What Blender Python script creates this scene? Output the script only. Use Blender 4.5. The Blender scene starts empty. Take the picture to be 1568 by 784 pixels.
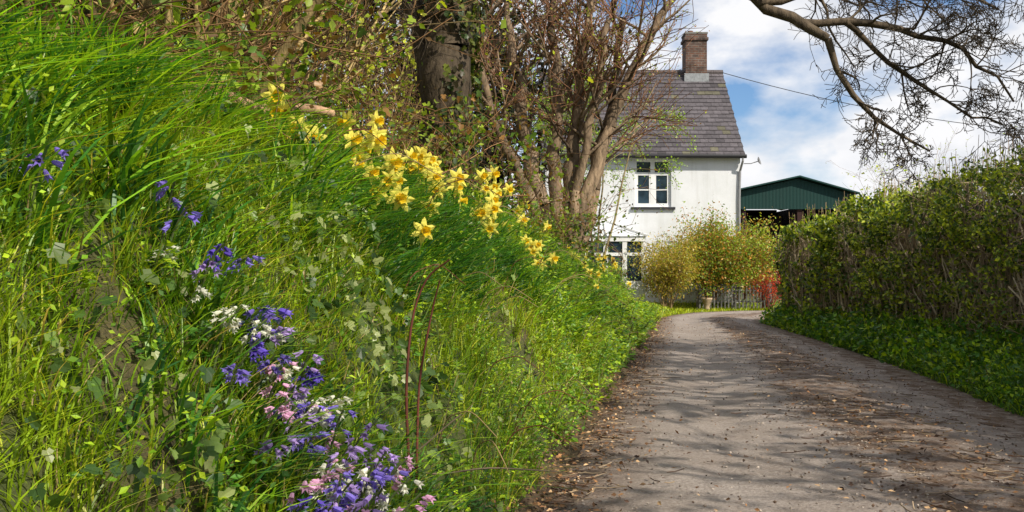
import bpy, math
import numpy as np
from math import radians, pi
rng = np.random.default_rng(11)
U = rng.uniform

# ------------------------------------------------------------------ helpers
def nrm(a):
    return a / np.maximum(np.linalg.norm(a, axis=-1, keepdims=True), 1e-9)

class Buf:
    def __init__(s):
        s.v = []; s.c = []; s.l = []; s.n = []; s.m = []; s.k = 0
    def add(s, v, f, c, mi=0):
        v = np.asarray(v, float).reshape(-1, 3); f = np.asarray(f, np.int64)
        c = np.asarray(c, float)
        if c.ndim == 1: c = np.broadcast_to(c, (len(v), 3))
        s.v.append(v); s.c.append(c.reshape(-1, 3)); s.l.append((f + s.k).ravel())
        s.n.append(np.full(len(f), f.shape[1])); s.m.append(np.full(len(f), mi)); s.k += len(v)
    def obj(s, name, mats, smooth=False, parent=None):
        v = np.concatenate(s.v); c = np.concatenate(s.c); l = np.concatenate(s.l)
        n = np.concatenate(s.n); m = np.concatenate(s.m)
        me = bpy.data.meshes.new(name)
        me.vertices.add(len(v)); me.vertices.foreach_set("co", v.astype(np.float32).ravel())
        me.loops.add(len(l)); me.loops.foreach_set("vertex_index", l.astype(np.int32))
        me.polygons.add(len(n))
        st = np.concatenate([[0], np.cumsum(n)[:-1]])
        me.polygons.foreach_set("loop_start", st.astype(np.int32))
        me.polygons.foreach_set("loop_total", n.astype(np.int32))
        me.polygons.foreach_set("material_index", m.astype(np.int32))
        me.polygons.foreach_set("use_smooth", np.full(len(n), smooth))
        at = me.color_attributes.new("Col", 'FLOAT_COLOR', 'POINT')
        at.data.foreach_set("color", np.concatenate([np.clip(c, 0, 1), np.ones((len(c), 1))], 1).astype(np.float32).ravel())
        if not isinstance(mats, (list, tuple)): mats = [mats]
        for mt in mats: me.materials.append(mt)
        me.update(calc_edges=True); me.validate()
        ob = bpy.data.objects.new(name, me); bpy.context.scene.collection.objects.link(ob)
        if parent: ob.parent = parent
        return ob

def empty(name):
    e = bpy.data.objects.new(name, None); bpy.context.scene.collection.objects.link(e); return e

def hsh(i, j, s):
    x = np.sin(i * 127.1 + j * 311.7 + s * 74.7) * 43758.5453
    return x - np.floor(x)
def vn(x, y, s=0):
    x = np.asarray(x, float); y = np.asarray(y, float)
    i = np.floor(x); j = np.floor(y); a = x - i; b = y - j
    a = a * a * (3 - 2 * a); b = b * b * (3 - 2 * b)
    return (hsh(i, j, s) * (1 - a) + hsh(i + 1, j, s) * a) * (1 - b) + (hsh(i, j + 1, s) * (1 - a) + hsh(i + 1, j + 1, s) * a) * b
def fbm(x, y, s=0):
    return .5 * vn(x, y, s) + .3 * vn(x * 2.1, y * 2.1, s + 3) + .2 * vn(x * 4.3, y * 4.3, s + 7)
def sm(x, a, b):
    t = np.clip((x - a) / (b - a), 0, 1); return t * t * (3 - 2 * t)

def inst(buf, tv, tfs, F, Nh, pos, sc, col, mi=0):
    F = nrm(F); R = nrm(np.cross(F, Nh)); N = np.cross(R, F)
    n = len(pos); M = len(tv); sc = np.broadcast_to(sc, (n,))
    V = pos[:, None, :] + sc[:, None, None] * (tv[None, :, 0:1] * R[:, None] + tv[None, :, 1:2] * F[:, None] + tv[None, :, 2:3] * N[:, None])
    col = np.asarray(col, float)
    if col.ndim == 2: C = np.repeat(col, M, 0)
    else: C = col.reshape(-1, 3)
    off = (np.arange(n) * M)[:, None, None]
    first = True
    k0 = buf.k
    for tf in tfs:
        tf = np.asarray(tf)
        f = (tf[None] + off).reshape(-1, tf.shape[1])
        if first: buf.add(V, f, C, mi); first = False
        else:
            buf.l.append((f + k0).ravel()); buf.n.append(np.full(len(f), f.shape[1])); buf.m.append(np.full(len(f), mi))

def ribbons(buf, P, W, S, col, mi=0):
    n, K, _ = P.shape
    L = P - S[:, None] * W[..., None]; R = P + S[:, None] * W[..., None]
    V = np.stack([L, R], 2).reshape(-1, 3)
    base = (np.arange(n) * K * 2)[:, None] + (np.arange(K - 1) * 2)[None]
    base = base.ravel()
    f = np.stack([base, base + 1, base + 3, base + 2], 1)
    buf.add(V, f, np.repeat(col, K * 2, 0) if col.ndim == 2 else np.repeat(col.reshape(-1, 3), 2, 0), mi)

def tubes(buf, P, R, sides, col, mi=0):
    P = np.asarray(P, float); R = np.asarray(R, float)
    n, K, _ = P.shape
    T = nrm(np.gradient(P, axis=1)); d = nrm(P[:, -1] - P[:, 0])
    ref = np.where(np.abs(d[:, 2:3]) > .75, np.array([[1., .1, 0]]), np.array([[0, .1, 1.]]))
    A = nrm(np.cross(T, ref[:, None])); B = np.cross(T, A)
    an = np.arange(sides) * 2 * pi / sides
    V = P[:, :, None] + R[:, :, None, None] * (np.cos(an)[None, None, :, None] * A[:, :, None] + np.sin(an)[None, None, :, None] * B[:, :, None])
    k = np.arange(K - 1)[:, None] * sides; s0 = np.arange(sides)[None]; s1 = (s0 + 1) % sides
    f = np.stack([k + s0, k + s1, k + sides + s1, k + sides + s0], -1).reshape(-1, 4)
    f = (f[None] + (np.arange(n) * K * sides)[:, None, None]).reshape(-1, 4)
    col = np.asarray(col, float)
    if col.ndim == 1: c = col
    else: c = np.repeat(col, K * sides, 0)
    buf.add(V.reshape(-1, 3), f, c, mi)

def box(buf, x0, x1, y0, y1, z0, z1, c=(.8, .8, .8), mi=0):
    v = [(x, y, z) for z in (z0, z1) for y in (y0, y1) for x in (x0, x1)]
    f = [(0, 2, 3, 1), (4, 5, 7, 6), (0, 1, 5, 4), (2, 6, 7, 3), (0, 4, 6, 2), (1, 3, 7, 5)]
    buf.add(v, f, np.array(c, float), mi)

# ------------------------------------------------------------------ materials
def newmat(name):
    m = bpy.data.materials.new(name); m.use_nodes = True
    nt = m.node_tree; nt.nodes.clear()
    out = nt.nodes.new('ShaderNodeOutputMaterial')
    return m, nt, out
def nd(nt, t, **k):
    n = nt.nodes.new(t)
    for a, b in k.items():
        if a in n.inputs.keys(): n.inputs[a].default_value = b
        else: setattr(n, a, b)
    return n
def attrcol(nt):
    return nd(nt, 'ShaderNodeAttribute', attribute_name='Col').outputs['Color']
def noise(nt, scale, detail=4, rough=.6, vec=None, obj=True):
    n = nd(nt, 'ShaderNodeTexNoise'); n.inputs['Scale'].default_value = scale
    n.inputs['Detail'].default_value = detail; n.inputs['Roughness'].default_value = rough
    if vec is None:
        vec = nd(nt, 'ShaderNodeTexCoord').outputs['Object']
    nt.links.new(vec, n.inputs['Vector'])
    return n.outputs['Fac']
def ramp(nt, fac, stops):
    r = nd(nt, 'ShaderNodeValToRGB'); e = r.color_ramp.elements
    while len(e) < len(stops): e.new(.5)
    for i, (p, c) in enumerate(stops):
        e[i].position = p; e[i].color = (c[0], c[1], c[2], 1) if not np.isscalar(c) else (c, c, c, 1)
    nt.links.new(fac, r.inputs['Fac']); return r.outputs['Color']
def mixc(nt, fac, a, b, mode='MIX'):
    m = nd(nt, 'ShaderNodeMix', data_type='RGBA', blend_type=mode)
    for s, v in ((0, fac), (6, a), (7, b)):
        if hasattr(v, 'links') or hasattr(v, 'is_linked'): nt.links.new(v, m.inputs[s])
        else: m.inputs[s].default_value = v if s == 0 else (*v[:3], 1)
    return m.outputs[2]
def bump(nt, h, strength=.5, dist=.02):
    b = nd(nt, 'ShaderNodeBump'); b.inputs['Strength'].default_value = strength; b.inputs['Distance'].default_value = dist
    nt.links.new(h, b.inputs['Height']); return b.outputs['Normal']

def mat_leaf(name, trans=.35, rough=.45, spec=.4, tint=(1.3, 1.3, .5)):
    m, nt, out = newmat(name)
    c = attrcol(nt)
    p = nd(nt, 'ShaderNodeBsdfPrincipled'); p.inputs['Roughness'].default_value = rough
    p.inputs['Specular IOR Level'].default_value = spec
    nt.links.new(c, p.inputs['Base Color'])
    if trans <= 0:
        nt.links.new(p.outputs[0], out.inputs[0]); return m
    t = nd(nt, 'ShaderNodeBsdfTranslucent')
    tc = mixc(nt, 1.0, c, tint, 'MULTIPLY'); nt.links.new(tc, t.inputs['Color'])
    mx = nd(nt, 'ShaderNodeMixShader'); mx.inputs[0].default_value = trans
    nt.links.new(p.outputs[0], mx.inputs[1]); nt.links.new(t.outputs[0], mx.inputs[2])
    nt.links.new(mx.outputs[0], out.inputs[0]); return m
def mat_attr(name, rough=.8, nscale=20, lo=.6, hi=1.3, bs=.4, bd=.01, spec=.3, stretch=None):
    m, nt, out = newmat(name)
    vec = None
    if stretch:
        mp = nd(nt, 'ShaderNodeMapping'); mp.inputs['Scale'].default_value = stretch
        nt.links.new(nd(nt, 'ShaderNodeTexCoord').outputs['Object'], mp.inputs['Vector']); vec = mp.outputs[0]
    p = nd(nt, 'ShaderNodeBsdfPrincipled'); p.inputs['Roughness'].default_value = rough
    p.inputs['Specular IOR Level'].default_value = spec
    if nscale:
        n = noise(nt, nscale, 4, .65, vec)
        c = mixc(nt, 1.0, attrcol(nt), ramp(nt, n, [(.3, lo), (.7, hi)]), 'MULTIPLY')
        if bs > 0: nt.links.new(bump(nt, n, bs, bd), p.inputs['Normal'])
    else: c = attrcol(nt)
    nt.links.new(c, p.inputs['Base Color'])
    nt.links.new(p.outputs[0], out.inputs[0]); return m

M_grass = mat_leaf('grass_mat', .42, .38, .45, (1.35, 1.3, .45))
M_leaf = mat_leaf('leaf_mat', .38, .4, .45)
M_dleaf = mat_leaf('woodland_leaf_mat', 0, .6, .2)
M_petal = mat_leaf('petal_mat', .3, .6, .2, (1, 1, .9))
M_bark = mat_attr('bark_mat', .85, 14, .4, 1.6, .9, .03, .2, (1, 1, .35))
M_twig = mat_attr('twig_mat', .85, 0, spec=.2)
M_solid = mat_attr('painted_mat', .6, 6, .88, 1.08, .15, .004)
M_stone = mat_attr('stone_mat', .85, 12, .7, 1.2, .4, .01)
M_dead = mat_attr('dead_leaf_mat', .8, 0)

m, nt, out = newmat('ground_mat')
n1 = noise(nt, .6, 6); n2 = noise(nt, 14, 6, .7)
g = ramp(nt, n2, [(.3, (.025, .04, .008)), (.55, (.07, .11, .016)), (.75, (.13, .17, .025))])
d = ramp(nt, n2, [(.3, (.035, .022, .012)), (.7, (.15, .09, .05))])
c = mixc(nt, ramp(nt, n1, [(.45, 0.1), (.62, .6)]), g, d)
c = mixc(nt, attrcol(nt), c, d)
p = nd(nt, 'ShaderNodeBsdfPrincipled'); p.inputs['Roughness'].default_value = .95
nt.links.new(c, p.inputs['Base Color']); nt.links.new(bump(nt, n2, .8, .04), p.inputs['Normal'])
nt.links.new(p.outputs[0], out.inputs[0]); M_ground = m

# lane: Col.r = lateral 0..1
m, nt, out = newmat('lane_mat')
sep = nd(nt, 'ShaderNodeSeparateColor'); nt.links.new(attrcol(nt), sep.inputs[0])
nA = noise(nt, 1.3, 6, .7); nB = noise(nt, 48, 5, .78); nC = noise(nt, 5, 6, .72)
asph = ramp(nt, nB, [(.28, (.20, .162, .142)), (.5, (.40, .338, .30)), (.72, (.62, .54, .48))])
asph = mixc(nt, ramp(nt, nA, [(.38, 0), (.68, .6)]), asph, (.27, .21, .17))
asph = mixc(nt, ramp(nt, nC, [(.53, 0), (.72, .55)]), asph, (.16, .118, .088))
dirt = ramp(nt, nB, [(.3, (.045, .028, .018)), (.52, (.15, .09, .055)), (.75, (.32, .205, .125))])
wob = nd(nt, 'ShaderNodeMath', operation='MULTIPLY_ADD'); nt.links.new(nC, wob.inputs[0]); wob.inputs[1].default_value = .26
nt.links.new(sep.outputs[0], wob.inputs[2])
lat = ramp(nt, wob.outputs[0], [(.15, 1), (.22, .6), (.28, 0), (.56, .05), (.64, .95), (.80, .85), (.88, .15), (.99, .4), (1.0, 1)])
nD = ramp(nt, nC, [(.36, .15), (.57, 1)])
fac = mixc(nt, 1.0, lat, nD, 'MULTIPLY')
c = mixc(nt, fac, asph, dirt)
p = nd(nt, 'ShaderNodeBsdfPrincipled'); p.inputs['Roughness'].default_value = .85; p.inputs['Specular IOR Level'].default_value = .3
nt.links.new(c, p.inputs['Base Color'])
hs = nd(nt, 'ShaderNodeMath', operation='ADD'); nt.links.new(nB, hs.inputs[0]); nt.links.new(nC, hs.inputs[1])
nt.links.new(bump(nt, hs.outputs[0], .8, .03), p.inputs['Normal'])
nt.links.new(p.outputs[0], out.inputs[0]); M_lane = m

m, nt, out = newmat('white_render_mat')
n1 = noise(nt, .9, 6, .7); n2 = noise(nt, 40, 4)
mp = nd(nt, 'ShaderNodeMapping'); mp.inputs['Scale'].default_value = (4, 4, .35)
nt.links.new(nd(nt, 'ShaderNodeTexCoord').outputs['Object'], mp.inputs['Vector'])
n3 = noise(nt, 1, 5, .6, mp.outputs[0])
c = mixc(nt, ramp(nt, n1, [(.4, 0), (.72, .6)]), (.76, .77, .80), (.58, .60, .60))
c = mixc(nt, ramp(nt, n3, [(.48, 0), (.8, .5)]), c, (.46, .46, .43))
p = nd(nt, 'ShaderNodeBsdfPrincipled'); p.inputs['Roughness'].default_value = .9
nt.links.new(c, p.inputs['Base Color']); nt.links.new(bump(nt, n2, .4, .01), p.inputs['Normal'])
nt.links.new(p.outputs[0], out.inputs[0]); M_wall = m

m, nt, out = newmat('brick_mat')
b = nd(nt, 'ShaderNodeTexBrick'); b.inputs['Scale'].default_value = 1
b.inputs['Color1'].default_value = (.15, .07, .045, 1); b.inputs['Color2'].default_value = (.08, .05, .04, 1)
b.inputs['Mortar'].default_value = (.15, .13, .11, 1); b.inputs['Mortar Size'].default_value = .010
b.inputs['Brick Width'].default_value = .23; b.inputs['Row Height'].default_value = .085
mp = nd(nt, 'ShaderNodeMapping'); mp.inputs['Rotation'].default_value = (radians(90), 0, 0)
nt.links.new(nd(nt, 'ShaderNodeTexCoord').outputs['Object'], mp.inputs['Vector']); nt.links.new(mp.outputs[0], b.inputs['Vector'])
c = mixc(nt, 1.0, b.outputs['Color'], ramp(nt, noise(nt, 5, 5), [(.3, .4), (.7, 1.5)]), 'MULTIPLY')
p = nd(nt, 'ShaderNodeBsdfPrincipled'); p.inputs['Roughness'].default_value = .9
nt.links.new(c, p.inputs['Base Color']); nt.links.new(p.outputs[0], out.inputs[0]); M_brick = m

m, nt, out = newmat('window_glass_mat')
p = nd(nt, 'ShaderNodeBsdfPrincipled'); p.inputs['Roughness'].default_value = .06
c = ramp(nt, noise(nt, 1.6, 3), [(.4, (.012, .02, .03)), (.65, (.04, .07, .10))])
nt.links.new(c, p.inputs['Base Color']); nt.links.new(p.outputs[0], out.inputs[0]); M_glass = m

def mat_corr(name, col, axis):
    m, nt, out = newmat(name)
    w = nd(nt, 'ShaderNodeTexWave', bands_direction=axis); w.inputs['Scale'].default_value = 2.2
    nt.links.new(nd(nt, 'ShaderNodeTexCoord').outputs['Object'], w.inputs['Vector'])
    mp = nd(nt, 'ShaderNodeMapping'); mp.inputs['Scale'].default_value = (1.5, 1.5, .3)
    nt.links.new(nd(nt, 'ShaderNodeTexCoord').outputs['Object'], mp.inputs['Vector'])
    c = mixc(nt, ramp(nt, noise(nt, 1.5, 5, .6, mp.outputs[0]), [(.45, 0), (.75, .6)]), col, tuple(x * .45 + .01 for x in col))
    c = mixc(nt, ramp(nt, w.outputs['Fac'], [(0, 0), (.6, .35)]), c, tuple(x * .55 for x in col))
    p = nd(nt, 'ShaderNodeBsdfPrincipled'); p.inputs['Roughness'].default_value = .6; p.inputs['Specular IOR Level'].default_value = .2
    nt.links.new(c, p.inputs['Base Color']); nt.links.new(bump(nt, w.outputs['Fac'], .4, .02), p.inputs['Normal'])
    nt.links.new(p.outputs[0], out.inputs[0]); return m
M_corr = mat_corr('green_corrugated_mat', (.009, .040, .035), 'X')

# ------------------------------------------------------------------ terrain
LY = [-60, 0, 24, 26, 27.5, 29]
LX = [-11.6, -.8, 3.52, 3.95, 4.4, 5.2]
RY = [-60, 0, 8.7, 12.5, 18.2, 23.5, 24.6, 25.8, 26.6]
RX = [-3, 4.0, 4.43, 5.0, 5.5, 5.85, 6.3, 7.6, 9.5]
def xe(y): return np.interp(y, LY, LX)
def xr(y): return np.interp(y, RY, RX)
PU = [0, .12, .3, .6, 1.0, 1.3, 2.0, 4, 12]
PH = [0, .08, .3, .85, 1.5, 1.76, 1.95, 2.15, 2.5]
PH2 = [0, .06, .18, .45, .85, 1.1, 1.5, 2.0, 2.5]
def H(x, y):
    x = np.asarray(x, float); y = np.asarray(y, float)
    u = xe(y) - x
    fade = 1 - sm(y, 21, 27.5)
    q = sm(y, 8, 19)
    bank = np.interp(u, PU, PH) * (1 - q) + np.interp(u, PU, PH2) * q
    bn = (fbm(x * 1.3 + 9, y * 1.3, 4) - .5) * .55 * sm(u, .15, .8)
    left = (bank + bn) * fade + (1 - fade) * .25 * sm(u, .1, 1.5) * (y < 40)
    w = x - xr(y)
    rf = 1 - sm(y, 23.2, 24.5)
    right = np.interp(w, [0, .3, 1, 3], [0, .14, .36, .45]) * rf
    far = .3 * sm(y, 31.9, 34)
    return np.maximum(np.where(u > 0, left, np.where(w > 0, right, 0)), far)

def axis(parts):
    return np.concatenate([np.arange(p0, p1, st) for p0, p1, st in parts])
ax = axis([(-400, -40, 30), (-40, -8, 2), (-8, 8, .12), (8, 40, 2), (40, 430, 30)])
ay = axis([(-60, -8, 4), (-8, 0, .5), (0, 34, .14), (34, 60, 2), (60, 700, 32)])
GX, GY = np.meshgrid(ax, ay)
GZ = H(GX, GY) - .01
uu = xe(GY) - GX
soil = np.exp(-(uu / .22) ** 2) * .9 + .5 * sm(fbm(GX * 1.1, GY * 1.1, 5), .5, .7) * (uu > 0) * (GY < 30)
GV = np.stack([GX, GY, GZ], -1).reshape(-1, 3)
nx = len(ax); ny = len(ay)
ii = (np.arange(ny - 1)[:, None] * nx + np.arange(nx - 1)[None]).ravel()
b = Buf(); b.add(GV, np.stack([ii, ii + 1, ii + nx + 1, ii + nx], 1), np.repeat(soil.reshape(-1, 1), 3, 1))
b.obj('ground', M_ground, True)

def lane():
    L = [(-4.4, -20)] + [(-.8 + .18 * y, y) for y in np.arange(-18, 25, .5)] + [(3.75, 25.2), (3.95, 26.2), (4.4, 27.5), (5.2, 29), (6.6, 30.2), (9, 31), (13, 31.5), (20, 31.8), (34, 32)]
    Rr = [(2.2, -20)] + [(float(xr(y)), y) for y in np.arange(-18, 23.5, .5)] + [(5.85, 23.5), (6.3, 24.6), (7.0, 25.4), (8.2, 26.2), (10, 26.9), (13, 27.6), (20, 28), (34, 28.2)]
    def res(P, n=300):
        P = np.array(P, float); s = np.concatenate([[0], np.cumsum(np.linalg.norm(np.diff(P, axis=0), axis=1))]); s /= s[-1]
        t = np.linspace(0, 1, n); return np.stack([np.interp(t, s, P[:, 0]), np.interp(t, s, P[:, 1])], 1)
    A = res(L); B = res(Rr); W = 33
    t = np.linspace(0, 1, W)
    P = A[:, None] * (1 - t)[None, :, None] + B[:, None] * t[None, :, None]
    e_ = np.sin(t * pi)[None]
    z = .006 + .05 * e_ + (fbm(P[..., 0] * 1.5, P[..., 1] * 1.5, 2) - .5) * .06 * e_ + (vn(P[..., 0] * 5, P[..., 1] * 5, 12) - .5) * .015 * e_
    z -= .03 * np.exp(-((t - .27) / .09) ** 2)[None] - .02 * np.exp(-((t - .6) / .09) ** 2)[None]
    z = np.maximum(z, .006)
    V = np.concatenate([P, z[..., None]], -1).reshape(-1, 3)
    C = np.zeros((len(A), W, 3)); C[..., 0] = t[None]; C[..., 1] = .5
    i = (np.arange(len(A) - 1)[:, None] * W + np.arange(W - 1)[None]).ravel()
    b = Buf(); b.add(V, np.stack([i, i + 1, i + W + 1, i + W], 1), C.reshape(-1, 3)); b.obj('lane', M_lane, True)
lane()

# ------------------------------------------------------------------ leaf templates
LEAF = (np.array([(0, 0, 0), (-.3, .45, .08), (0, 1, 0), (.3, .45, .08)], float), [np.array([(0, 1, 2), (0, 2, 3)])])
IVY = (np.array([(0, .05, 0), (-.25, -.12, .02), (-.5, .25, .05), (-.28, .42, .04), (-.33, .75, .0), (0, 1.05, -.08), (.33, .75, 0), (.28, .42, .04), (.5, .25, .05), (.25, -.12, .02)], float),
       [np.array([(0, 1, 2), (0, 2, 3), (0, 3, 4), (0, 4, 5), (0, 5, 6), (0, 6, 7), (0, 7, 8), (0, 8, 9)])])
def rdir(n, up=0.):
    v = rng.normal(size=(n, 3)); v[:, 2] += up; return nrm(v)
def colvar(n, cols, jit=.25):
    cols = np.array(cols, float); c = cols[rng.integers(0, len(cols), n)]
    return c * (1 + rng.normal(size=(n, 1)) * jit).clip(.35, 1.9)

# ------------------------------------------------------------------ grass
def blades(buf, x, y, L, w, lean, col, hx=.25, hy=-.05, droop=.35, K=5):
    n = len(x); z = H(x, y) - .02
    a = U(0, 2 * pi, n); d = np.stack([np.cos(a) + hx, np.sin(a) + hy], 1)
    t = np.linspace(0, 1, K)[None]
    le = lean[:, None]
    hor = L[:, None] * (le * (.25 * t + .75 * t ** 2))
    ver = L[:, None] * (t * (1 - .25 * le) - droop * le * t ** 2.3)
    P = np.stack([x[:, None] + d[:, :1] * hor, y[:, None] + d[:, 1:] * hor, z[:, None] + ver], -1)
    tw = U(-.8, .8, n) + a + pi / 2
    S = np.stack([np.cos(tw), np.sin(tw), U(-.15, .15, n)], 1)
    prof = np.array([.8, 1, .9, .6, .05])[None]
    W = w[:, None] * .5 * prof
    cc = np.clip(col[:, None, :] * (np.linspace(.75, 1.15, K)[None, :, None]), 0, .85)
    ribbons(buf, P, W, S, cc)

def ysamp(n, a, b, pw=1.):
    return a * (b / a) ** U(0, 1, n)
G1 = [.39, .52, .020]; G2 = [.16, .31, .016]; G3 = [.60, .62, .05]; G4 = [.06, .15, .02]
gb = Buf()
n = 130000
y = ysamp(n, 1.7, 27); u = U(-.05, 1, n) * 2.5 + .04; u = np.where(U(0, 1, n) < .12, U(2, 5, n), u)
x = xe(y) - u
cl = fbm(x * 3.0, y * 3.0, 1); keep = (U(0, 1, n) < .15 + 1.3 * sm(cl, .35, .62)) & (u > .04 + .30 * vn(y * 3, y * 0, 8))
x, y, u, cl = x[keep], y[keep], u[keep], cl[keep]; n = len(x)
L = U(.10, .30, n) * (.35 + 1.3 * cl) * (1 + .15 * sm(u, .8, 1.3)); fz = np.clip(y / 6, .8, 2.4)
t = sm(fbm(x * 1.6 + 3, y * 1.6, 2), .32, .62)[:, None]
col = (np.array(G2) * (1 - t) + np.array(G1) * t) * U(.55, 1.35, (n, 1)); y3 = U(0, 1, n) < .15; col[y3] = np.array(G3) * U(.7, 1.2, (y3.sum(), 1))
dr = U(0, 1, n) < .06; col[dr] = np.array([.60, .44, .20])
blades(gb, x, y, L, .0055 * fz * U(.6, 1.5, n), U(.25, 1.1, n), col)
n = 42000; y = ysamp(n, 5, 25.5); w = U(0, 1, n) ** .8 * 2.0; x = xr(y) + w - .04 * U(0, 1, n)
x = np.where(y > 23.5, x + (y - 23.5) * 1.0, x)
fz = np.clip(y / 6, .8, 2.8)
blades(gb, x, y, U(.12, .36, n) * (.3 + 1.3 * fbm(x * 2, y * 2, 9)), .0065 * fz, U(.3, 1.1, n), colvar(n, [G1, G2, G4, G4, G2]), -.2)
n = 42000; x = U(-2, 16, n); y = U(26.0, 33, n)
lf = np.interp(x, [3.9, 4.4, 5.2, 6.6, 9, 13, 20], [26, 27.5, 29, 30.2, 31, 31.5, 31.8])
k = (y > lf + .05) | (x < 3.9); x, y = x[k], y[k]; n = len(x)
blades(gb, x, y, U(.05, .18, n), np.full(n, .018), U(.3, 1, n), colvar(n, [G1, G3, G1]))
gb.obj('grass', M_grass)

# long strap leaves
sb = Buf()
def straps(n, y0, y1, u0, u1, L0, L1, w, cols, hx=.6, lean=(.3, 1.1), nc=None):
    if nc is None: nc = max(1, n // 26)
    cy = U(y0, y1, nc); cu = U(u0, u1, nc); i = rng.integers(0, nc, n)
    y = cy[i] + rng.normal(size=n) * .05; u = cu[i] + rng.normal(size=n) * .05
    blades(sb, xe(y) - u, y, U(L0, L1, n), np.full(n, w) * U(.7, 1.3, n), U(*lean, n), colvar(n, cols), hx, -.1, .4)
SG = [[.05, .18, .025], [.09, .25, .025], [.035, .12, .03]]
LG = [[.24, .46, .025], [.34, .52, .03]]
straps(3600, 5.0, 8.8, .75, 1.35, .28, .46, .013, SG)
straps(2600, 8.5, 20, .5, 1.5, .3, .5, .018, SG + LG)
straps(1200, 2.5, 4.2, .15, .75, .22, .38, .011, SG + LG)
straps(1500, 2.2, 4.8, .75, 1.9, .36, .60, .013, SG + LG)
straps(1300, 3.2, 6, 1.2, 2.4, .35, .55, .013, SG + LG)
sb.obj('strap_leaf_plants', M_grass)

# herbs
hb = Buf()
n = 90000; y = ysamp(n, 2.0, 26); u = U(.08, 2.4, n); x = xe(y) - u
cl = fbm(x * 2.6 + 5, y * 2.6, 14); k = U(0, 1, n) < sm(cl, .42, .62) * np.where((u < 1.1) | (y > 9), 1, .45) * sm(y, 2.5, 7).clip(.28, 1); x, y, u, cl = x[k], y[k], u[k], cl[k]; n = len(x)
z = H(x, y) + U(0, 1, n) * .30 * cl * 1.4
pos = np.stack([x + (z - H(x, y)) * .3, y, z], 1)
F = rdir(n) * np.array([1, 1, .5]); Nh = rdir(n, 1.4) + np.array([.5, -.5, .3])
inst(hb, *LEAF, F, Nh, pos, U(.014, .038, n) * np.clip(y / 7, .8, 2.2), colvar(n, [G1, G2, G2, [.36, .54, .03], [.10, .22, .03]]))
n = 28000; y = ysamp(n, 6, 25); w = U(.0, 2.0, n); x = xr(y) + w - .05; z = H(x, y) + U(0, .42, n) * fbm(x * 3, y * 3, 6) * 1.3
inst(hb, *LEAF, rdir(n), rdir(n, 1.2), np.stack([x, y, z], 1), U(.03, .07, n) * np.clip(y / 9, .8, 2), colvar(n, [G2, G4, G1, [.07, .18, .03]]))
def weeds(nw, y0, y1, u0, u1, side, h0, h1, cols):
    y = ysamp(nw, y0, y1); u = U(u0, u1, nw); x = (xe(y) - u) if side < 0 else (xr(y) + u)
    h = U(h0, h1, nw); z = H(x, y); ln = rng.normal(size=(nw, 2)) * .25 * h[:, None] + np.array([[.22 * -side, -.05]]) * h[:, None]
    q = np.linspace(0, 1, 4)[None]
    P = np.stack([x[:, None] + ln[:, :1] * q ** 1.5, y[:, None] + ln[:, 1:] * q ** 1.5, z[:, None] + h[:, None] * q * (1 - .1 * q)], -1)
    tubes(hb, P, np.full((nw, 4), .0035) * np.clip(y / 8, .7, 2)[:, None], 3, colvar(nw, [[.16, .26, .03], [.25, .2, .06]]))
    m = 22; i = np.repeat(np.arange(nw), m); t = U(.15, 1.0, nw * m); j = np.minimum((t * 3).astype(int), 2); fr = (t * 3 - j)[:, None]
    p = P[i, j] * (1 - fr) + P[i, j + 1] * fr
    a = U(0, 2 * pi, nw * m); f = np.stack([np.cos(a), np.sin(a), U(-.5, .35, nw * m)], 1)
    s = U(.035, .085, nw * m) * (1.15 - .6 * t) * np.clip(y[i] / 8, .8, 1.9)
    cc = colvar(nw, cols)[i] * U(.8, 1.2, (nw * m, 1))
    inst(hb, *LEAF, f, np.array([[0, 0, 1.]]) + rng.normal(size=(nw * m, 3)) * .3, p + f * s[:, None] * .3, s, cc)
weeds(480, 4.5, 25, .05, 1.9, -1, .18, .5, [G1, G2, [.12, .26, .03], [.38, .50, .05]])
weeds(130, 2.5, 4.8, .1, 1.4, -1, .10, .26, [G1, [.10, .24, .03], [.06, .15, .03]])
weeds(260, 7, 25, .05, 1.7, 1, .15, .42, [G2, G4, [.10, .24, .03]])
hb.obj('wild_herb_foliage', M_leaf)

# ivy on bank
ib = Buf()
for (cy, cu, sy, su, nn, up) in [(4.3, .78, .35, .22, 420, .18), (3.9, .45, .4, .2, 140, .08), (2.35, .34, .22, .18, 260, .08), (5.0, 1.2, .6, .3, 90, .14), (7, .9, 1, .2, 120, .15), (3.0, 1.0, .5, .3, 110, .14)]:
    y = cy + rng.normal(size=nn) * sy; u = np.clip(cu + rng.normal(size=nn) * su, .05, 3); x = xe(y) - u
    pos = np.stack([x + .05, y, H(x, y) + U(.02, .10 + up, nn)], 1)
    Nh = nrm(rng.normal(size=(nn, 3)) * .7 + np.array([.7, -.5, .6])); F = nrm(rng.normal(size=(nn, 3)) * .7 + np.array([.3, 0, -.6]))
    inst(ib, *IVY, F, Nh, pos, U(.025, .055, nn), colvar(nn, [[.18, .26, .06], [.08, .15, .03], [.34, .38, .15], [.05, .1, .03]]))
ib.obj('ivy_plant', M_leaf)

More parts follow.
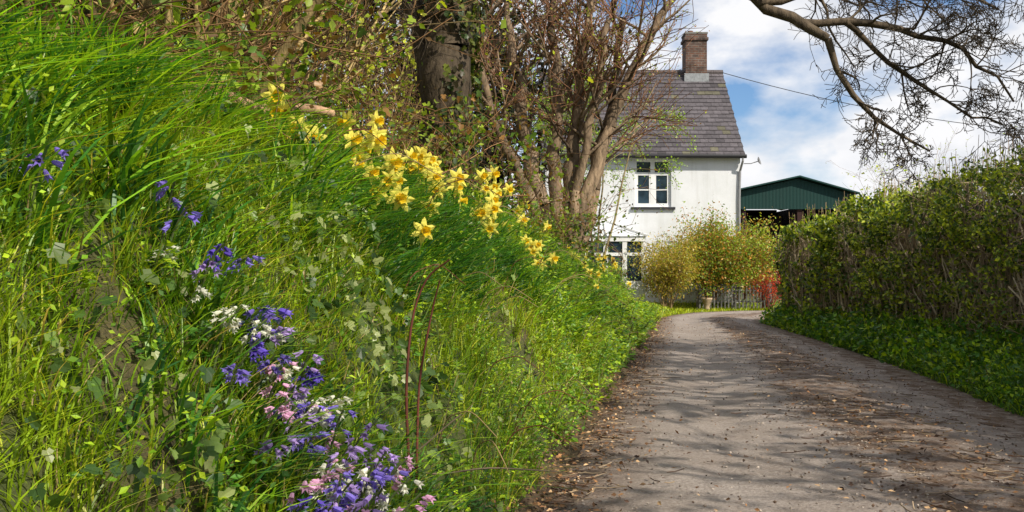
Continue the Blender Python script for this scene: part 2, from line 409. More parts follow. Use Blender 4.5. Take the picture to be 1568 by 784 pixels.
# ------------------------------------------------------------------ leaf litter
lb = Buf()
n = 7500; y = ysamp(n, 3.2, 26)
tsel = U(0, 1, n)
lat = np.where(tsel < .55, np.abs(rng.normal(size=n)) * .07 - .04, np.where(tsel < .9, .62 + rng.normal(size=n) * .10, U(0, 1, n)))
x = xe(y) + lat * (xr(y) - xe(y)); z = .035 + .055 * np.sin(np.clip(lat, 0, 1) * pi)
z = np.where(lat < 0, H(x, y) + .03, z - .01)
inst(lb, *LEAF, rdir(n) * np.array([1, 1, .25]), rdir(n, 2.), np.stack([x, y, z], 1), U(.015, .045, n), colvar(n, [[.34, .17, .07], [.20, .10, .045], [.50, .32, .17], [.08, .045, .03]], .3))
n = 5000; y = ysamp(n, 3.5, 22); lat = np.where(U(0, 1, n) < .6, .62 + rng.normal(size=n) * .12, U(0, 1, n)); lat = lat.clip(.01, .99)
x = xe(y) + lat * (xr(y) - xe(y)); z = .012 + .05 * np.sin(lat * pi)
OCT = (np.array([(1, 0, 0), (0, 1, 0), (-1, 0, 0), (0, -1, 0), (0, 0, .7), (0, 0, -.7)], float) * .5, [np.array([(0, 1, 4), (1, 2, 4), (2, 3, 4), (3, 0, 4), (1, 0, 5), (2, 1, 5), (3, 2, 5), (0, 3, 5)])])
inst(lb, *OCT, rdir(n) * np.array([1, 1, .2]), rdir(n, 2), np.stack([x, y, z], 1), U(.008, .026, n), colvar(n, [[.45, .38, .32], [.26, .21, .17], [.14, .09, .06]]))
n = 800; y = ysamp(n, 4, 20); lat = np.where(U(0, 1, n) < .6, .64 + rng.normal(size=n) * .1, np.abs(rng.normal(size=n) * .06)).clip(0, 1); x = xe(y) + lat * (xr(y) - xe(y))
a = U(0, pi, n); l = U(.05, .22, n); z = .03 + .05 * np.sin(lat * pi)
P = np.stack([np.stack([x + s * l * np.cos(a), y + s * l * np.sin(a), z + abs(s) * .01 - .004], 1) for s in (-.5, 0, .5)], 1)
tubes(lb, P, np.full((n, 3), .0035), 3, colvar(n, [[.14, .08, .05], [.3, .22, .14]]))
lb.obj('leaf_litter', M_dead)

# ------------------------------------------------------------------ flowers
def floret():
    v = [(0, 0, 0)]; rings = [(.15, .15), (.5, .22), (.75, .22)]
    for (t, r) in rings:
        for k in range(6): v.append((r * math.cos(k * pi / 3), t, r * math.sin(k * pi / 3)))
    for k in range(6):
        a = k * pi / 3 + pi / 6; v.append((.50 * math.cos(a), .98, .50 * math.sin(a)))
    f3 = [(0, 1 + k, 1 + (k + 1) % 6) for k in range(6)]; f4 = []
    for r in range(2):
        o = 1 + r * 6
        for k in range(6): f4.append((o + k, o + (k + 1) % 6, o + 6 + (k + 1) % 6, o + 6 + k))
    for k in range(6): f3.append((13 + k, 13 + (k + 1) % 6, 19 + k))
    return np.array(v, float), [np.array(f3), np.array(f4)]
FLO = floret()
def bluebells(name, bases, kind, fs=1.):
    fb = Buf(); F = []; P = []; S = []; C = []; stems = []
    tint = {'violet': [.28, .20, .74], 'pink': [.82, .45, .68], 'white': [.85, .83, .70], 'deep': [.15, .09, .57], 'lilac': [.5, .34, .74]}
    for (y, u, h), kd in zip(bases, kind):
        x = float(xe(y) - u); z = float(H(x, y)); a = U(-.9, .9) - .6
        d = np.array([math.cos(a), math.sin(a), 0]); t = np.linspace(0, 1, 6)
        pts = np.array([x, y, z]) + np.stack([d * (.25 * h * tt ** 2.5) + np.array([.05 * tt, 0, h * (tt - .12 * tt ** 4)]) for tt in t]); stems.append(pts)
        nf = rng.integers(5, 11)
        for k in range(nf):
            tt = .68 + .32 * (k + .5) / nf; p = np.array([np.interp(tt, t, pts[:, i]) for i in range(3)])
            aa = U(0, 2 * pi); o = np.array([math.cos(aa), math.sin(aa), 0])
            P.append(p + o * .02); F.append(o * U(.7, 1.5) + np.array([0, 0, -.7 + .9 * (tt - .68)]) + d * .2); S.append(U(.027, .042) * fs); C.append(np.array(tint[kd]) * U(.65, 1.2))
    P = np.array(P); n = len(P)
    inst(fb, *FLO, np.array(F), rdir(n), P, np.array(S), np.array(C), 0)
    st = np.array(stems); tubes(fb, st, np.full(st.shape[:2], .0035), 4, np.array([.16, .2, .08]), 1)
    fb.obj(name, [M_petal, M_leaf], False)
# heads placed along the bank: distance y, height above lane z -> offset u found on the slope
bs = []; kd = []
uu_ = np.linspace(.02, 1.0, 80)
for i in range(70):
    g = rng.choice(4, p=[.3, .3, .22, .18])
    cy, cz, cx, s1, s2 = [(3.3, .86, -.78, .10, .07), (3.2, .74, -.60, .10, .07), (3.0, .58, -.60, .16, .05), (3.1, .72, -.66, .20, .10)][g]
    y = cy + rng.normal() * .10; hx_ = cx + rng.normal() * s1; hz_ = cz + rng.normal() * s2
    u = float(np.clip(xe(y) - hx_, .05, .75)); g0 = float(H(xe(y) - u, y)); h = float(np.clip(hz_ - g0, .16, .42)) + U(0, .06)
    bs.append((y, u, h))
    kd.append(rng.choice([['violet', 'violet', 'deep', 'white', 'lilac'], ['violet', 'pink', 'pink', 'white', 'white', 'lilac'], ['violet', 'deep', 'pink', 'pink'], ['pink', 'lilac', 'white', 'violet']][g]))
bluebells('bluebell_cluster', bs, kd)
bluebells('bluebell_cluster', [(3.1, .85, .28), (3.06, .82, .26), (3.1, .74, .28), (2.5, .86, .25)], ['violet', 'violet', 'deep', 'violet'], .95)
bluebells('white_bluebell', [(2.95, .62, .30), (2.98, .64, .26), (2.95, .79, .16), (2.95, .71, .18), (3.02, .6, .28)], ['white'] * 5, .75)

def daffodils(name, heads):
    fb = Buf(); stems = []
    for (y, u, h) in heads:
        x = float(xe(y) - u); z = float(H(x, y)); a = -pi / 2 + .35 + rng.normal() * .6
        f = np.array([math.cos(a), math.sin(a), -.05 + U(-.25, .2)]); f /= np.linalg.norm(f)
        top = np.array([x + U(0, .12), y, z + h]); t = np.linspace(0, 1, 6)[:, None]
        pts = np.array([x, y, z]) * (1 - t) + top * t; pts[-1] += f * .03; pts[-2] += np.array([0, 0, .012]); stems.append(pts)
        c = top + f * .045; s = U(.85, 1.15) * .052
        r0 = np.cross(f, [0, 0, 1]); r0 /= np.linalg.norm(r0); r1 = np.cross(r0, f)
        roll = U(0, 1)
        for k in range(6):
            an = k * pi / 3 + roll; o = r0 * math.cos(an) + r1 * math.sin(an); pz = np.cross(o, f)
            bk = -f * .15 * (k % 2)
            v = [c + o * .15 * s, c + (o * .6 + pz * .38 + bk * .5) * s, c + (o * 1.15 + pz * .24 + bk) * s, c + (o * 1.5 + f * U(-.2, .3) + bk) * s, c + (o * 1.15 - pz * .24 + bk) * s, c + (o * .6 - pz * .38 + bk * .5) * s, c + (o * .75 + bk * .5 + f * .1) * s]
            fb.add(v, [(0, 1, 6), (1, 2, 6), (2, 3, 6), (3, 4, 6), (4, 5, 6), (5, 0, 6)], np.array([.90, .80, .14]) * U(.88, 1.1), 0)
        K = 10; rs = [(0, .28), (.45, .33), (.8, .42), (.95, .56)]; v = []
        for (d_, r) in rs:
            for k in range(K):
                an = k * 2 * pi / K; rr = r * (1 + (.12 * (-1) ** k if d_ > .9 else 0)); v.append(c + f * d_ * s * 1.0 + (r0 * math.cos(an) + r1 * math.sin(an)) * rr * s)
        fc = [(i * K + k, i * K + (k + 1) % K, (i + 1) * K + (k + 1) % K, (i + 1) * K + k) for i in range(3) for k in range(K)]
        fb.add(v, fc, np.array([.92, .62, .02]), 0)
        fb.add(v[:K], [tuple(range(K))], np.array([.6, .5, .03]), 0)
    st = np.array(stems); tubes(fb, st, np.full(st.shape[:2], .005), 4, np.array([.14, .28, .03]), 1)
    fb.obj(name, [M_petal, M_leaf])
def cl_(n, cy, cu, sy, su, h0=.26, h1=.5): return [(cy + rng.normal() * sy, cu + rng.normal() * su, U(h0, h1)) for _ in range(n)]
daffodils('daffodil_clump', cl_(16, 5.75, 1.15, .14, .11))
daffodils('daffodil_clump', cl_(20, 7.25, 1.14, .14, .11))
daffodils('daffodil_clump', cl_(4, 7.9, .92, .06, .04) + cl_(9, 9.1, 1.12, .14, .07))
daffodils('daffodil_clump', cl_(10, 10.2, .85, .25, .08, .25, .4) + cl_(3, 11.5, 1.2, .2, .05))
daffodils('daffodil_clump', cl_(5, 4.95, 1.22, .08, .06, .25, .38) + cl_(14, 15, 1.1, 2.5, .25) + cl_(4, 6.4, 1.0, .5, .12, .25, .35))
daffodils('daffodil_clump', cl_(28, 22, 1.3, 1.2, .35, .35, .6))

# ------------------------------------------------------------------ branches
def grow(store, p, d, L, r, depth, par):
    K = 6; d = nrm(np.asarray(d, float)); pts = [np.array(p, float)]; dd = d.copy()
    for i in range(K - 1):
        dd = nrm(dd + rng.normal(size=3) * par['wig'] + np.array([0, 0, par['up'][min(depth, len(par['up']) - 1)]]))
        pts.append(pts[-1] + dd * L / (K - 1))
    pts = np.array(pts); R = np.linspace(r, max(r * .35, par.get('rmin', .003)), K)
    store.append((pts, R, depth))
    if depth < par['depth']:
        nch = par['n'][depth]
        for k in range(nch):
            t = U(par.get('t0', .25), 1.0); q = t * (K - 1); i = min(int(q), K - 2); fr = q - i
            pp = pts[i] * (1 - fr) + pts[i + 1] * fr; td = nrm(pts[i + 1] - pts[i]); side = nrm(np.cross(td, rng.normal(size=3)))
            an = U(*par['ang']); nd_ = td * math.cos(an) + side * math.sin(an)
            rr = (R[i] * (1 - fr) + R[i + 1] * fr) * U(.45, .7)
            grow(store, pp, nd_, L * U(*par['len']), max(rr, par.get('rmin', .003)), depth + 1, par)
def put(buf, store, col, jit=.25, mi=0, tw=None):
    for dmin, dmax, sd in ((0, 0, 9), (1, 1, 6), (2, 9, 3)):
        S = [s for s in store if dmin <= s[2] <= dmax]
        if not S: continue
        P = np.array([s[0] for s in S]); R = np.array([s[1] for s in S])
        if dmin == 2: P = P[:, [0, 2, 5]] if len(S) > 3000 else P[:, [0, 1, 3, 5]]; R = R[:, [0, 2, 5]] if len(S) > 3000 else R[:, [0, 1, 3, 5]]
        tubes(buf, P, R, sd, colvar(len(S), [col] if tw is None or dmin < 2 else [tw], jit), mi)
def leaves_on(buf, store, n, mind, size, cols, tmpl=LEAF, spread=.05, mi=1, zmin=-9):
    S = [s for s in store if s[2] >= mind]
    if not S: return
    i = rng.integers(0, len(S), n); k = rng.integers(2, 6, n)
    A = np.array([s[0] for s in S]); P = A[i, k] + rng.normal(size=(n, 3)) * spread
    ok = P[:, 2] > zmin; P = P[ok]; n = len(P)
    inst(buf, *tmpl, rdir(n, -.2), rdir(n, .8), P, U(size[0], size[1], n), colvar(n, cols), mi)

YL = [[.55, .62, .04], [.36, .50, .03], [.6, .6, .06]]
hz = []
for v in range(5):
    st = []
    for k in range(9):
        a = U(0, 2 * pi); ln = U(.05, .6)
        par = dict(wig=.15, up=[.02, .05, .02, 0], depth=3, n=[6, 4, 2], ang=(.35, 1.0), len=(.4, .62), rmin=.0035, t0=.15)
        grow(st, (U(-.25, .25), U(-.25, .25), -.2), (math.cos(a) * ln, math.sin(a) * ln, 1), U(3.6, 5.6), U(.022, .055), 0, par)
    bf = Buf(); put(bf, st, [.32, .23, .10], .5, tw=[.21, .12, .055]); leaves_on(bf, st, 700 if v < 3 else 1500, 2, (.035, .085), YL)
    leaves_on(bf, st, 420, 1, (.06, .11), YL, IVY, .08)
    hz.append(bf.obj('hazel_shrub', [M_bark, M_leaf], True))
hpos = [(6.0, 2.3), (5.2, 3.0), (7.4, 3.0), (8.8, 3.6), (7.2, 4.2), (10.4, 4.8), (9.2, 5.4), (13.8, 6.4), (17.0, 6.2), (12, 7), (4.2, 2.5), (24, 5.6), (6.6, 3.5), (11.5, 5.6), (20.5, 6.4)]
for i, (y, u) in enumerate(hpos):
    if i < 5: o = hz[i]
    else:
        o = bpy.data.objects.new('hazel_shrub', hz[i % 5].data); bpy.context.scene.collection.objects.link(o)
    x = float(xe(y) - u); s = U(.85, 1.2); o.location = (x, y, float(H(x, y)) - .05); o.rotation_euler = (0, 0, U(0, 6.28)); o.scale = (s, s, s * U(.9, 1.15))
# undergrowth
ub = Buf(); st = []
for k in range(120):
    y = ysamp(1, 3.6, 25)[0]; u = U(1.5, 4.5); x = float(xe(y) - u); a = U(0, 6.28)
    grow(st, (x, y, float(H(x, y))), (math.cos(a) * .6 + .2, math.sin(a) * .6, .8), U(.7, 1.6), U(.006, .014), 0, dict(wig=.2, up=[-.08, 0, 0], depth=2, n=[5, 4], ang=(.4, 1.1), len=(.4, .7), rmin=.003))
put(ub, st, [.20, .11, .05], .5); leaves_on(ub, st, 14000, 1, (.03, .07), [[.09, .17, .02], [.26, .36, .03], [.20, .11, .04], [.34, .44, .04]], spread=.08)
leaves_on(ub, st, 1800, 1, (.04, .07), [[.09, .17, .02], [.26, .36, .03], [.3, .15, .04]], IVY, spread=.1)
ub.obj('bramble_undergrowth', [M_twig, M_leaf], True)

# woodland behind
wb = Buf(); st = []
for k in range(48):
    x = U(-24, 1.5); y = U(13, 36)
    if x > xe(y) - 6.5: x = float(xe(y)) - U(6.5, 12)
    if k < 12: x = U(-4, .2); y = U(28, 37)
    grow(st, (x, y, 1.2), (U(-.1, .1), U(-.1, .1), 1), U(6, 10), U(.1, .22), 0, dict(wig=.08, up=[.05, .02, 0], depth=3, n=[9, 5, 3], ang=(.4, 1.1), len=(.35, .55), rmin=.010, t0=.1))
put(wb, st, [.045, .032, .022], .35); leaves_on(wb, st, 54000, 1, (.12, .30), [[.013, .019, .005], [.022, .020, .008], [.022, .035, .007], [.05, .05, .014]], spread=.5)
wb.obj('woodland', [M_twig, M_dleaf], True)

# oak
ob = Buf(); st = []
def limb(store, P, r0, r1, kids=None, par=None, depth=0):
    P = np.array(P, float); s = np.concatenate([[0], np.cumsum(np.linalg.norm(np.diff(P, axis=0), axis=1))])
    tot = s[-1]; K = 6; nseg = max(1, int(round(tot / 1.6)))
    tt = np.linspace(0, tot, nseg * (K - 1) + 1); Q = np.stack([np.interp(tt, s, P[:, i]) for i in range(3)], 1)
    for _ in range(2): Q[1:-1] = (Q[:-2] + 2 * Q[1:-1] + Q[2:]) / 4
    Q[1:-1] += rng.normal(size=(len(Q) - 2, 3)) * .04 * min(1, tot / 3); R = r0 + (r1 - r0) * (tt / tot)
    R = R * (1 + .08 * np.sin(tt * 5 + r0 * 50))
    for a in range(nseg): store.append((Q[a * (K - 1):a * (K - 1) + K], R[a * (K - 1):a * (K - 1) + K], depth))
    if kids:
        for k in range(kids):
            j = rng.integers(len(Q) // 5, len(Q) - 1); td = nrm(Q[j + 1] - Q[j]); side = nrm(np.cross(td, rng.normal(size=3)))
            an = U(.5, 1.2); grow(store, Q[j], td * math.cos(an) + side * math.sin(an), U(*par['L']), R[j] * .45, 1, par)
tx, ty = -.95, 14.0; tz = float(H(tx, ty))
tw = dict(wig=.22, up=[0, -.02, -.03, -.02], depth=4, n=[5, 5, 5, 3], ang=(.4, 1.2), len=(.45, .7), rmin=.0045, L=(.6, 1.5), t0=.2)
limb(st, [(tx, ty, tz - .5), (tx - .03, ty, tz + 1.2), (tx + .05, ty, tz + 2.6), (tx + .2, ty, tz + 4.4), (tx + .2, ty + .2, tz + 7)], .40, .24)
limb(st, [(tx, ty, tz + 1.2), (tx - .45, ty + .3, tz + 3), (tx - .7, ty + .3, tz + 5.5)], .18, .10, 4, dict(tw, L=(1, 2)))
limb(st, [(tx + .12, ty, tz + 3.3), (.3, 13.8, 5.9), (1.8, 13.4, 5.75), (3.0, 13, 4.85), (3.72, 13, 4.47), (4.06, 12.9, 4.25)], .14, .06, 0)
sub = dict(tw, n=[5, 4, 4, 3], depth=4, wig=.28)
limb(st, [(4.06, 12.9, 4.25), (4.10, 12.9, 3.83), (4.36, 13, 3.41), (4.78, 13, 3.10), (5.45, 13.1, 2.82)], .052, .012, 11, dict(sub, L=(.35, .7)), 1)
limb(st, [(3.72, 13, 4.47), (4.6, 12.9, 4.5), (5.45, 12.9, 4.25), (6.04, 12.8, 3.92), (6.35, 12.7, 3.4)], .06, .014, 16, dict(sub, L=(.5, 1.0)), 1)
limb(st, [(4.3, 12.95, 4.48), (4.75, 13.1, 4.1), (5.2, 13.2, 3.8), (5.8, 13.2, 3.45), (6.5, 13.3, 3.2)], .042, .010, 14, dict(sub, L=(.4, .8)), 1)
limb(st, [(3.2, 13, 4.75), (4.2, 13.4, 5.0), (5.4, 13.6, 5.1), (6.6, 13.6, 4.8)], .06, .014, 15, dict(sub, L=(.6, 1.2)), 1)
put(ob, st, [.10, .075, .05], .12)
n = 3200; zz = U(tz - .3, tz + 4.5, n); a = U(0, 2 * pi, n); rr = .44 - .03 * (zz - tz) + U(0, .12, n)
k = fbm(a * 1.4, zz * 1.2, 3) > .50; zz, a, rr = zz[k], a[k], rr[k]; n = len(zz)
pos = np.stack([tx + .04 * (zz - tz) + rr * np.cos(a), ty + rr * np.sin(a), zz], 1)
inst(ob, *IVY, nrm(rng.normal(size=(n, 3)) * .4 + np.array([0, 0, -1])), np.stack([np.cos(a), np.sin(a), np.full(n, .4)], 1), pos, U(.06, .1, n), colvar(n, [[.04, .07, .015], [.15, .18, .03], [.06, .05, .02]]), 1)
ob.obj('oak_tree', [M_bark, M_leaf], True)

# multi-stem maple at bank end
mb = Buf(); st = []
bx, by = 1.0, 20.0; bz = float(H(bx, by)) - .25
mp_ = dict(wig=.14, up=[.05, .04, .02, 0], depth=3, n=[6, 5, 4], ang=(.3, .9), len=(.45, .7), rmin=.006, L=(1.2, 2.4), t0=.2)
stems = [([(0, 0, 0), (-.45, .1, 1.8), (-.8, .2, 3.3), (-1.1, .3, 5.5)], .20), ([(-.05, .1, 0), (-.15, 0, 2.1), (-.1, -.1, 4), (-.3, 0, 6)], .18),
         ([(.08, 0, 0), (.2, 0, 1.9), (.35, .1, 3.6), (.6, .2, 5.8)], .21), ([(.15, -.05, 0), (.5, -.1, 1.6), (.95, -.1, 3.0), (1.6, 0, 4.5), (2.3, 0, 5.6)], .18),
         ([(.2, .1, 0), (.65, .2, 1.7), (.95, .2, 3.3), (1.25, .3, 5.2)], .15), ([(-.1, .1, 0), (-.6, -.2, 1.5), (-1.3, -.4, 2.9), (-1.8, -.5, 4.8)], .14), ([(.1, .1, 0), (.3, -.2, 1.5), (.55, -.3, 3.2), (.9, -.3, 5.0)], .11)]
for P, r in stems:
    limb(st, [(bx + a, by + b_, bz + c_) for a, b_, c_ in P], r, .06, 0)
    for k in range(11):
        P_ = np.array(P); q = U(1.2, len(P) - 1); j = min(int(q), len(P) - 2); pp = P_[j] * (1 - (q - j)) + P_[j + 1] * (q - j)
        a = U(0, 6.28); grow(st, np.array([bx, by, bz]) + pp, (math.cos(a) * .8, math.sin(a) * .8, .7), U(1.1, 2.2), .035, 1, mp_)
put(mb, st, [.22, .155, .10], .3, tw=[.22, .11, .06])
leaves_on(mb, st, 3400, 3, (.03, .065), [[.45, .5, .04], [.35, .18, .06], [.36, .46, .05]])
n = 1300; zz = U(bz, bz + 1.2, n); pos = np.stack([bx + rng.normal(size=n) * .4, by + rng.normal(size=n) * .4, zz], 1)
inst(mb, *IVY, rdir(n, -.5), rdir(n, .3) + np.array([0, -.8, 0]), pos, U(.05, .09, n), colvar(n, [[.05, .10, .02], [.16, .22, .03]]), 1)
mb.obj('maple_tree', [M_bark, M_leaf], True)
# elder
wl = Buf(); st = []
for k in range(5):
    grow(st, (1.9 + U(-.2, .2), 25 + U(-.3, .3), .8), (U(.0, .28), U(-.2, .2), 1), U(4.4, 5.2), .035, 0, dict(wig=.08, up=[0, -.02, -.05], depth=3, n=[6, 5, 3], ang=(.6, 1.2), len=(.26, .38), rmin=.005, t0=.55))
put(wl, st, [.24, .19, .1]); leaves_on(wl, st, 5600, 2, (.04, .08), [[.36, .52, .05], [.26, .42, .04]], spread=.08)
wl.obj('elder_tree', [M_twig, M_leaf], True)

# trees right of the lane
for (x, y, s) in [(7.7, -1.2, 1), (7.9, 2.2, 1.05), (8.3, 6.0, 1.1), (8.9, 9.4, 1.0)]:
    tb = Buf(); st = []
    pr = dict(wig=.13, up=[.04, .03, .0, 0], depth=3, n=[9, 5, 3], ang=(.4, 1.1), len=(.38, .55), rmin=.013, t0=.3)
    for q in range(2): grow(st, (x + U(-.2, .2), y, .2), (U(-.12, .15), U(-.2, .2), 1), 7.0 * s, .21, 0, pr)
    put(tb, st, [.15, .1, .06]); leaves_on(tb, st, 1300, 2, (.16, .28), YL, spread=.12)
    tb.obj('ash_tree', [M_twig, M_leaf], True)

# ------------------------------------------------------------------ hedge
FY = [0, 8, 12, 18, 23.2]; FXv = [5.0, 5.6, 6.0, 6.3, 6.25]
def fx(y): return np.interp(y, FY, FXv)
def ht(y): return np.interp(y, [0, 12, 23], [2.7, 2.55, 2.15]) + (fbm(y * .8, y * 0 + 1, 3) - .5) * .6
he = Buf()
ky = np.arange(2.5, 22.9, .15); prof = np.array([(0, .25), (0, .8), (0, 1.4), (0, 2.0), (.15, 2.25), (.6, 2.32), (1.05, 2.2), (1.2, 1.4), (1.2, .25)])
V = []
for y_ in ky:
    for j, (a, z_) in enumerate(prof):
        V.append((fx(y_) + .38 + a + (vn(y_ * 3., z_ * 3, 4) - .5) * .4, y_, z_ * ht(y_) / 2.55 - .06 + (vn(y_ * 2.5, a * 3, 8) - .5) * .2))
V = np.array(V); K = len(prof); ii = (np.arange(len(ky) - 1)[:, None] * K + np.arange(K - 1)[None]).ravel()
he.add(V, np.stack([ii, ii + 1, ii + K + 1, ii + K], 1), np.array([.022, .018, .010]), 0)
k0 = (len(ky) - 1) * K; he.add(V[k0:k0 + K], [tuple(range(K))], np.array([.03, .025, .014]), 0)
n = 3000; y = ysamp(n, 5, 23.1); x = fx(y) + U(-.14, .3, n); z0 = U(.2, 1.7, n); l = U(.3, .9, n); top = ht(y)
t = np.linspace(0, 1, 5)[None]; ln = rng.normal(size=n)[:, None] * .32; ln2 = rng.normal(size=n)[:, None] * .10
P = np.stack([x[:, None] + ln2 * t, y[:, None] + ln * t + .05 * np.sin(t * 5 + ln * 20), z0[:, None] + np.minimum(l, top - z0)[:, None] * t], -1)
tubes(he, P, np.linspace(1, .5, 5)[None] * U(.006, .022, (n, 1)), 4, colvar(n, [[.46, .38, .27], [.28, .21, .14]], .25), 0)
n = 6500; y = ysamp(n, 5, 23.2); x = fx(y) + U(-.22, .3, n); z = U(.4, 2.5, n) * ht(y) / 2.6; a = rdir(n); l = U(.12, .4, n)
P = np.stack([np.stack([x, y, z], 1) + a * l[:, None] * q for q in (-.5, 0, .5)], 1)
tubes(he, P, np.full((n, 3), .0045), 3, colvar(n, [[.36, .27, .17]]), 0)
n = 1500; y = ysamp(n, 6, 23.2); x = fx(y) + U(0, 1.3, n); z = ht(y) - .1; l = U(.1, .55, n)
P = np.stack([np.stack([x + .0 * q, y + rng.normal(size=n) * .05 * q, z + l * q], 1) for q in (0, .5, 1)], 1)
tubes(he, P, np.full((n, 3), .0042), 3, colvar(n, [[.28, .19, .11]]), 0)
i = rng.integers(0, n, 6500); q = U(.2, .9, 6500)
inst(he, *LEAF, rdir(6500), rdir(6500), P[i, 0] + (P[i, 2] - P[i, 0]) * q[:, None] + rng.normal(size=(6500, 3)) * .02, U(.03, .06, 6500), colvar(6500, [[.38, .46, .04], [.24, .32, .03]]), 1)
def hedge_leaves(n, face):
    y = ysamp(n, 5, 23.3); h = ht(y)
    if face: x = fx(y) - .02 + np.abs(rng.normal(size=n)) * .12; z = .25 + (h - .25) * U(0, 1, n) ** .75
    else: x = fx(y) + U(-.1, 1.5, n); z = h + rng.normal(size=n) * .10 + .03 - .1 * np.abs(x - fx(y) - .75)
    cl = fbm(y * 2.2, z * 2.8 + x, 12)
    k = U(0, 1, n) < (sm(cl, .46, .62) * (.40 + .60 * sm(z / h, .2, .8)) if face else np.ones(n) * .8)
    x, y, z, cl = x[k], y[k], z[k], cl[k]; n = len(x)
    x = x - (cl - .46) * 1.6 * face
    Nh = nrm(rng.normal(size=(n, 3)) * .7 + (np.array([-.4, -.5, .6]) if face else np.array([0, -.2, 1])))
    c = colvar(n, [[.30, .37, .025], [.46, .50, .035], [.11, .18, .02], [.06, .11, .02]], .35)
    inst(he, *LEAF, rdir(n), Nh, np.stack([x, y, z], 1), U(.04, .085, n) * np.clip(y / 14, .8, 1.5), c, 1)
hedge_leaves(85000, 1); hedge_leaves(24000, 0)
n = 3600; z = U(.3, 2.1, n); x = 6.2 + U(0, 1.4, n)
inst(he, *LEAF, rdir(n), rdir(n, .4), np.stack([x, 23.05 + U(-.2, .15, n), z], 1), U(.05, .09, n), colvar(n, [[.24, .34, .025], [.10, .18, .02]]), 1)
he.obj('hawthorn_hedge', [M_twig, M_leaf], False)

for (x, y, s) in [(17.5, 44, .85), (20, 46, .9), (22.5, 45, .85), (15.5, 47, .65), (19, 40, .7)]:
    o = bpy.data.objects.new('hazel_shrub', hz[int(x) % 3].data); bpy.context.scene.collection.objects.link(o)
    o.location = (x, y, 0); o.scale = (s * 1.5, s * 1.5, s * 1.05); o.rotation_euler = (0, 0, x)
db = Buf(); n = 7000; x = U(-200, 260, n); hh = 5 + 4 * vn(x * .05, x * 0, 2); z = U(0, 1, n) * hh
inst(db, *LEAF, rdir(n), rdir(n), np.stack([x, 160 + U(-8, 8, n), z], 1), U(1.5, 3.5, n), colvar(n, [[.05, .07, .03], [.08, .07, .05]]))
db.obj('distant_trees', M_dleaf)

# ------------------------------------------------------------------ cottage
cot = empty('cottage')
HX0, HX1, HY0, HY1, HZ, RZ = 1.1, 7.5, 33.0, 39.6, 5.08, 8.35
RY0 = (HY0 + HY1) / 2
w = Buf()
wins = [(4.03, 5.23, 3.30, 4.86)]
xs = sorted({HX0, HX1, 4.03, 5.23}); zs = [0, 3.30, 4.86, HZ]
for i in range(len(xs) - 1):
    for j in range(len(zs) - 1):
        mx = (xs[i] + xs[i + 1]) / 2; mz = (zs[j] + zs[j + 1]) / 2
        if any(a < mx < b_ and c_ < mz < d_ for a, b_, c_, d_ in wins): continue
        box(w, xs[i], xs[i + 1], HY0, HY0 + .35, zs[j], zs[j + 1])
box(w, HX1 - .35, HX1, HY0 + .352, HY1, 0, HZ); box(w, HX0, HX0 + .35, HY0 + .352, HY1, 0, HZ); box(w, HX0 + .352, HX1 - .352, HY1 - .35, HY1, 0, HZ)
for xx in (HX1 - .35, HX0):
    v = [(xx, HY0, HZ + .002), (xx, HY1, HZ + .002), (xx, RY0, RZ - .12), (xx + .35, HY0, HZ + .002), (xx + .35, HY1, HZ + .002), (xx + .35, RY0, RZ - .12)]
    w.add(v, [(0, 1, 2), (3, 5, 4)], np.ones(3)); w.add(v, [(0, 2, 5, 3), (1, 4, 5, 2)], np.ones(3))
w.obj('walls', M_wall, False, cot)
wf = Buf(); gl = Buf(); sl = Buf()
for (a, b_, c_, d_) in wins:
    f = .075; yy = HY0 + .09
    box(wf, a, b_, yy, yy + .06, c_, c_ + f); box(wf, a, b_, yy, yy + .06, d_ - f, d_)
    box(wf, a, a + f, yy, yy + .06, c_ + f, d_ - f); box(wf, b_ - f, b_, yy, yy + .06, c_ + f, d_ - f)
    mx = (a + b_) / 2; box(wf, mx - .07, mx + .07, yy, yy + .06, c_ + f, d_ - f)
    zt = c_ + (d_ - c_) * .70
    for (p0, p1) in ((a + f, mx - .07), (mx + .07, b_ - f)):
        box(wf, p0, p1, yy + .004, yy + .056, zt - .05, zt + .05)
        zc = c_ + (zt - c_) * .5 + .02
        box(wf, p0 + .045, p1 - .045, yy + .012, yy + .05, zc - .02, zc + .02)
        box(wf, p0, p0 + .045, yy + .008, yy + .052, c_ + f, zt - .05); box(wf, p1 - .045, p1, yy + .008, yy + .052, c_ + f, zt - .05)
        box(wf, p0 + .045, p1 - .045, yy + .008, yy + .052, c_ + f, c_ + f + .045)
    box(gl, a + .01, b_ - .01, yy + .03, yy + .036, c_ + .01, d_ - .01)
    box(sl, a - .12, b_ + .12, HY0 - .09, HY0 - .003, c_ - .09, c_ - .01, (.035, .035, .04))
wf.obj('window_frames', M_solid, False, cot)
gl.obj('window_glass', M_glass, False, cot)
sl.obj('window_sills', M_solid, False, cot)
rb = Buf(); x0, x1 = HX0 - .12, HX1 + .12
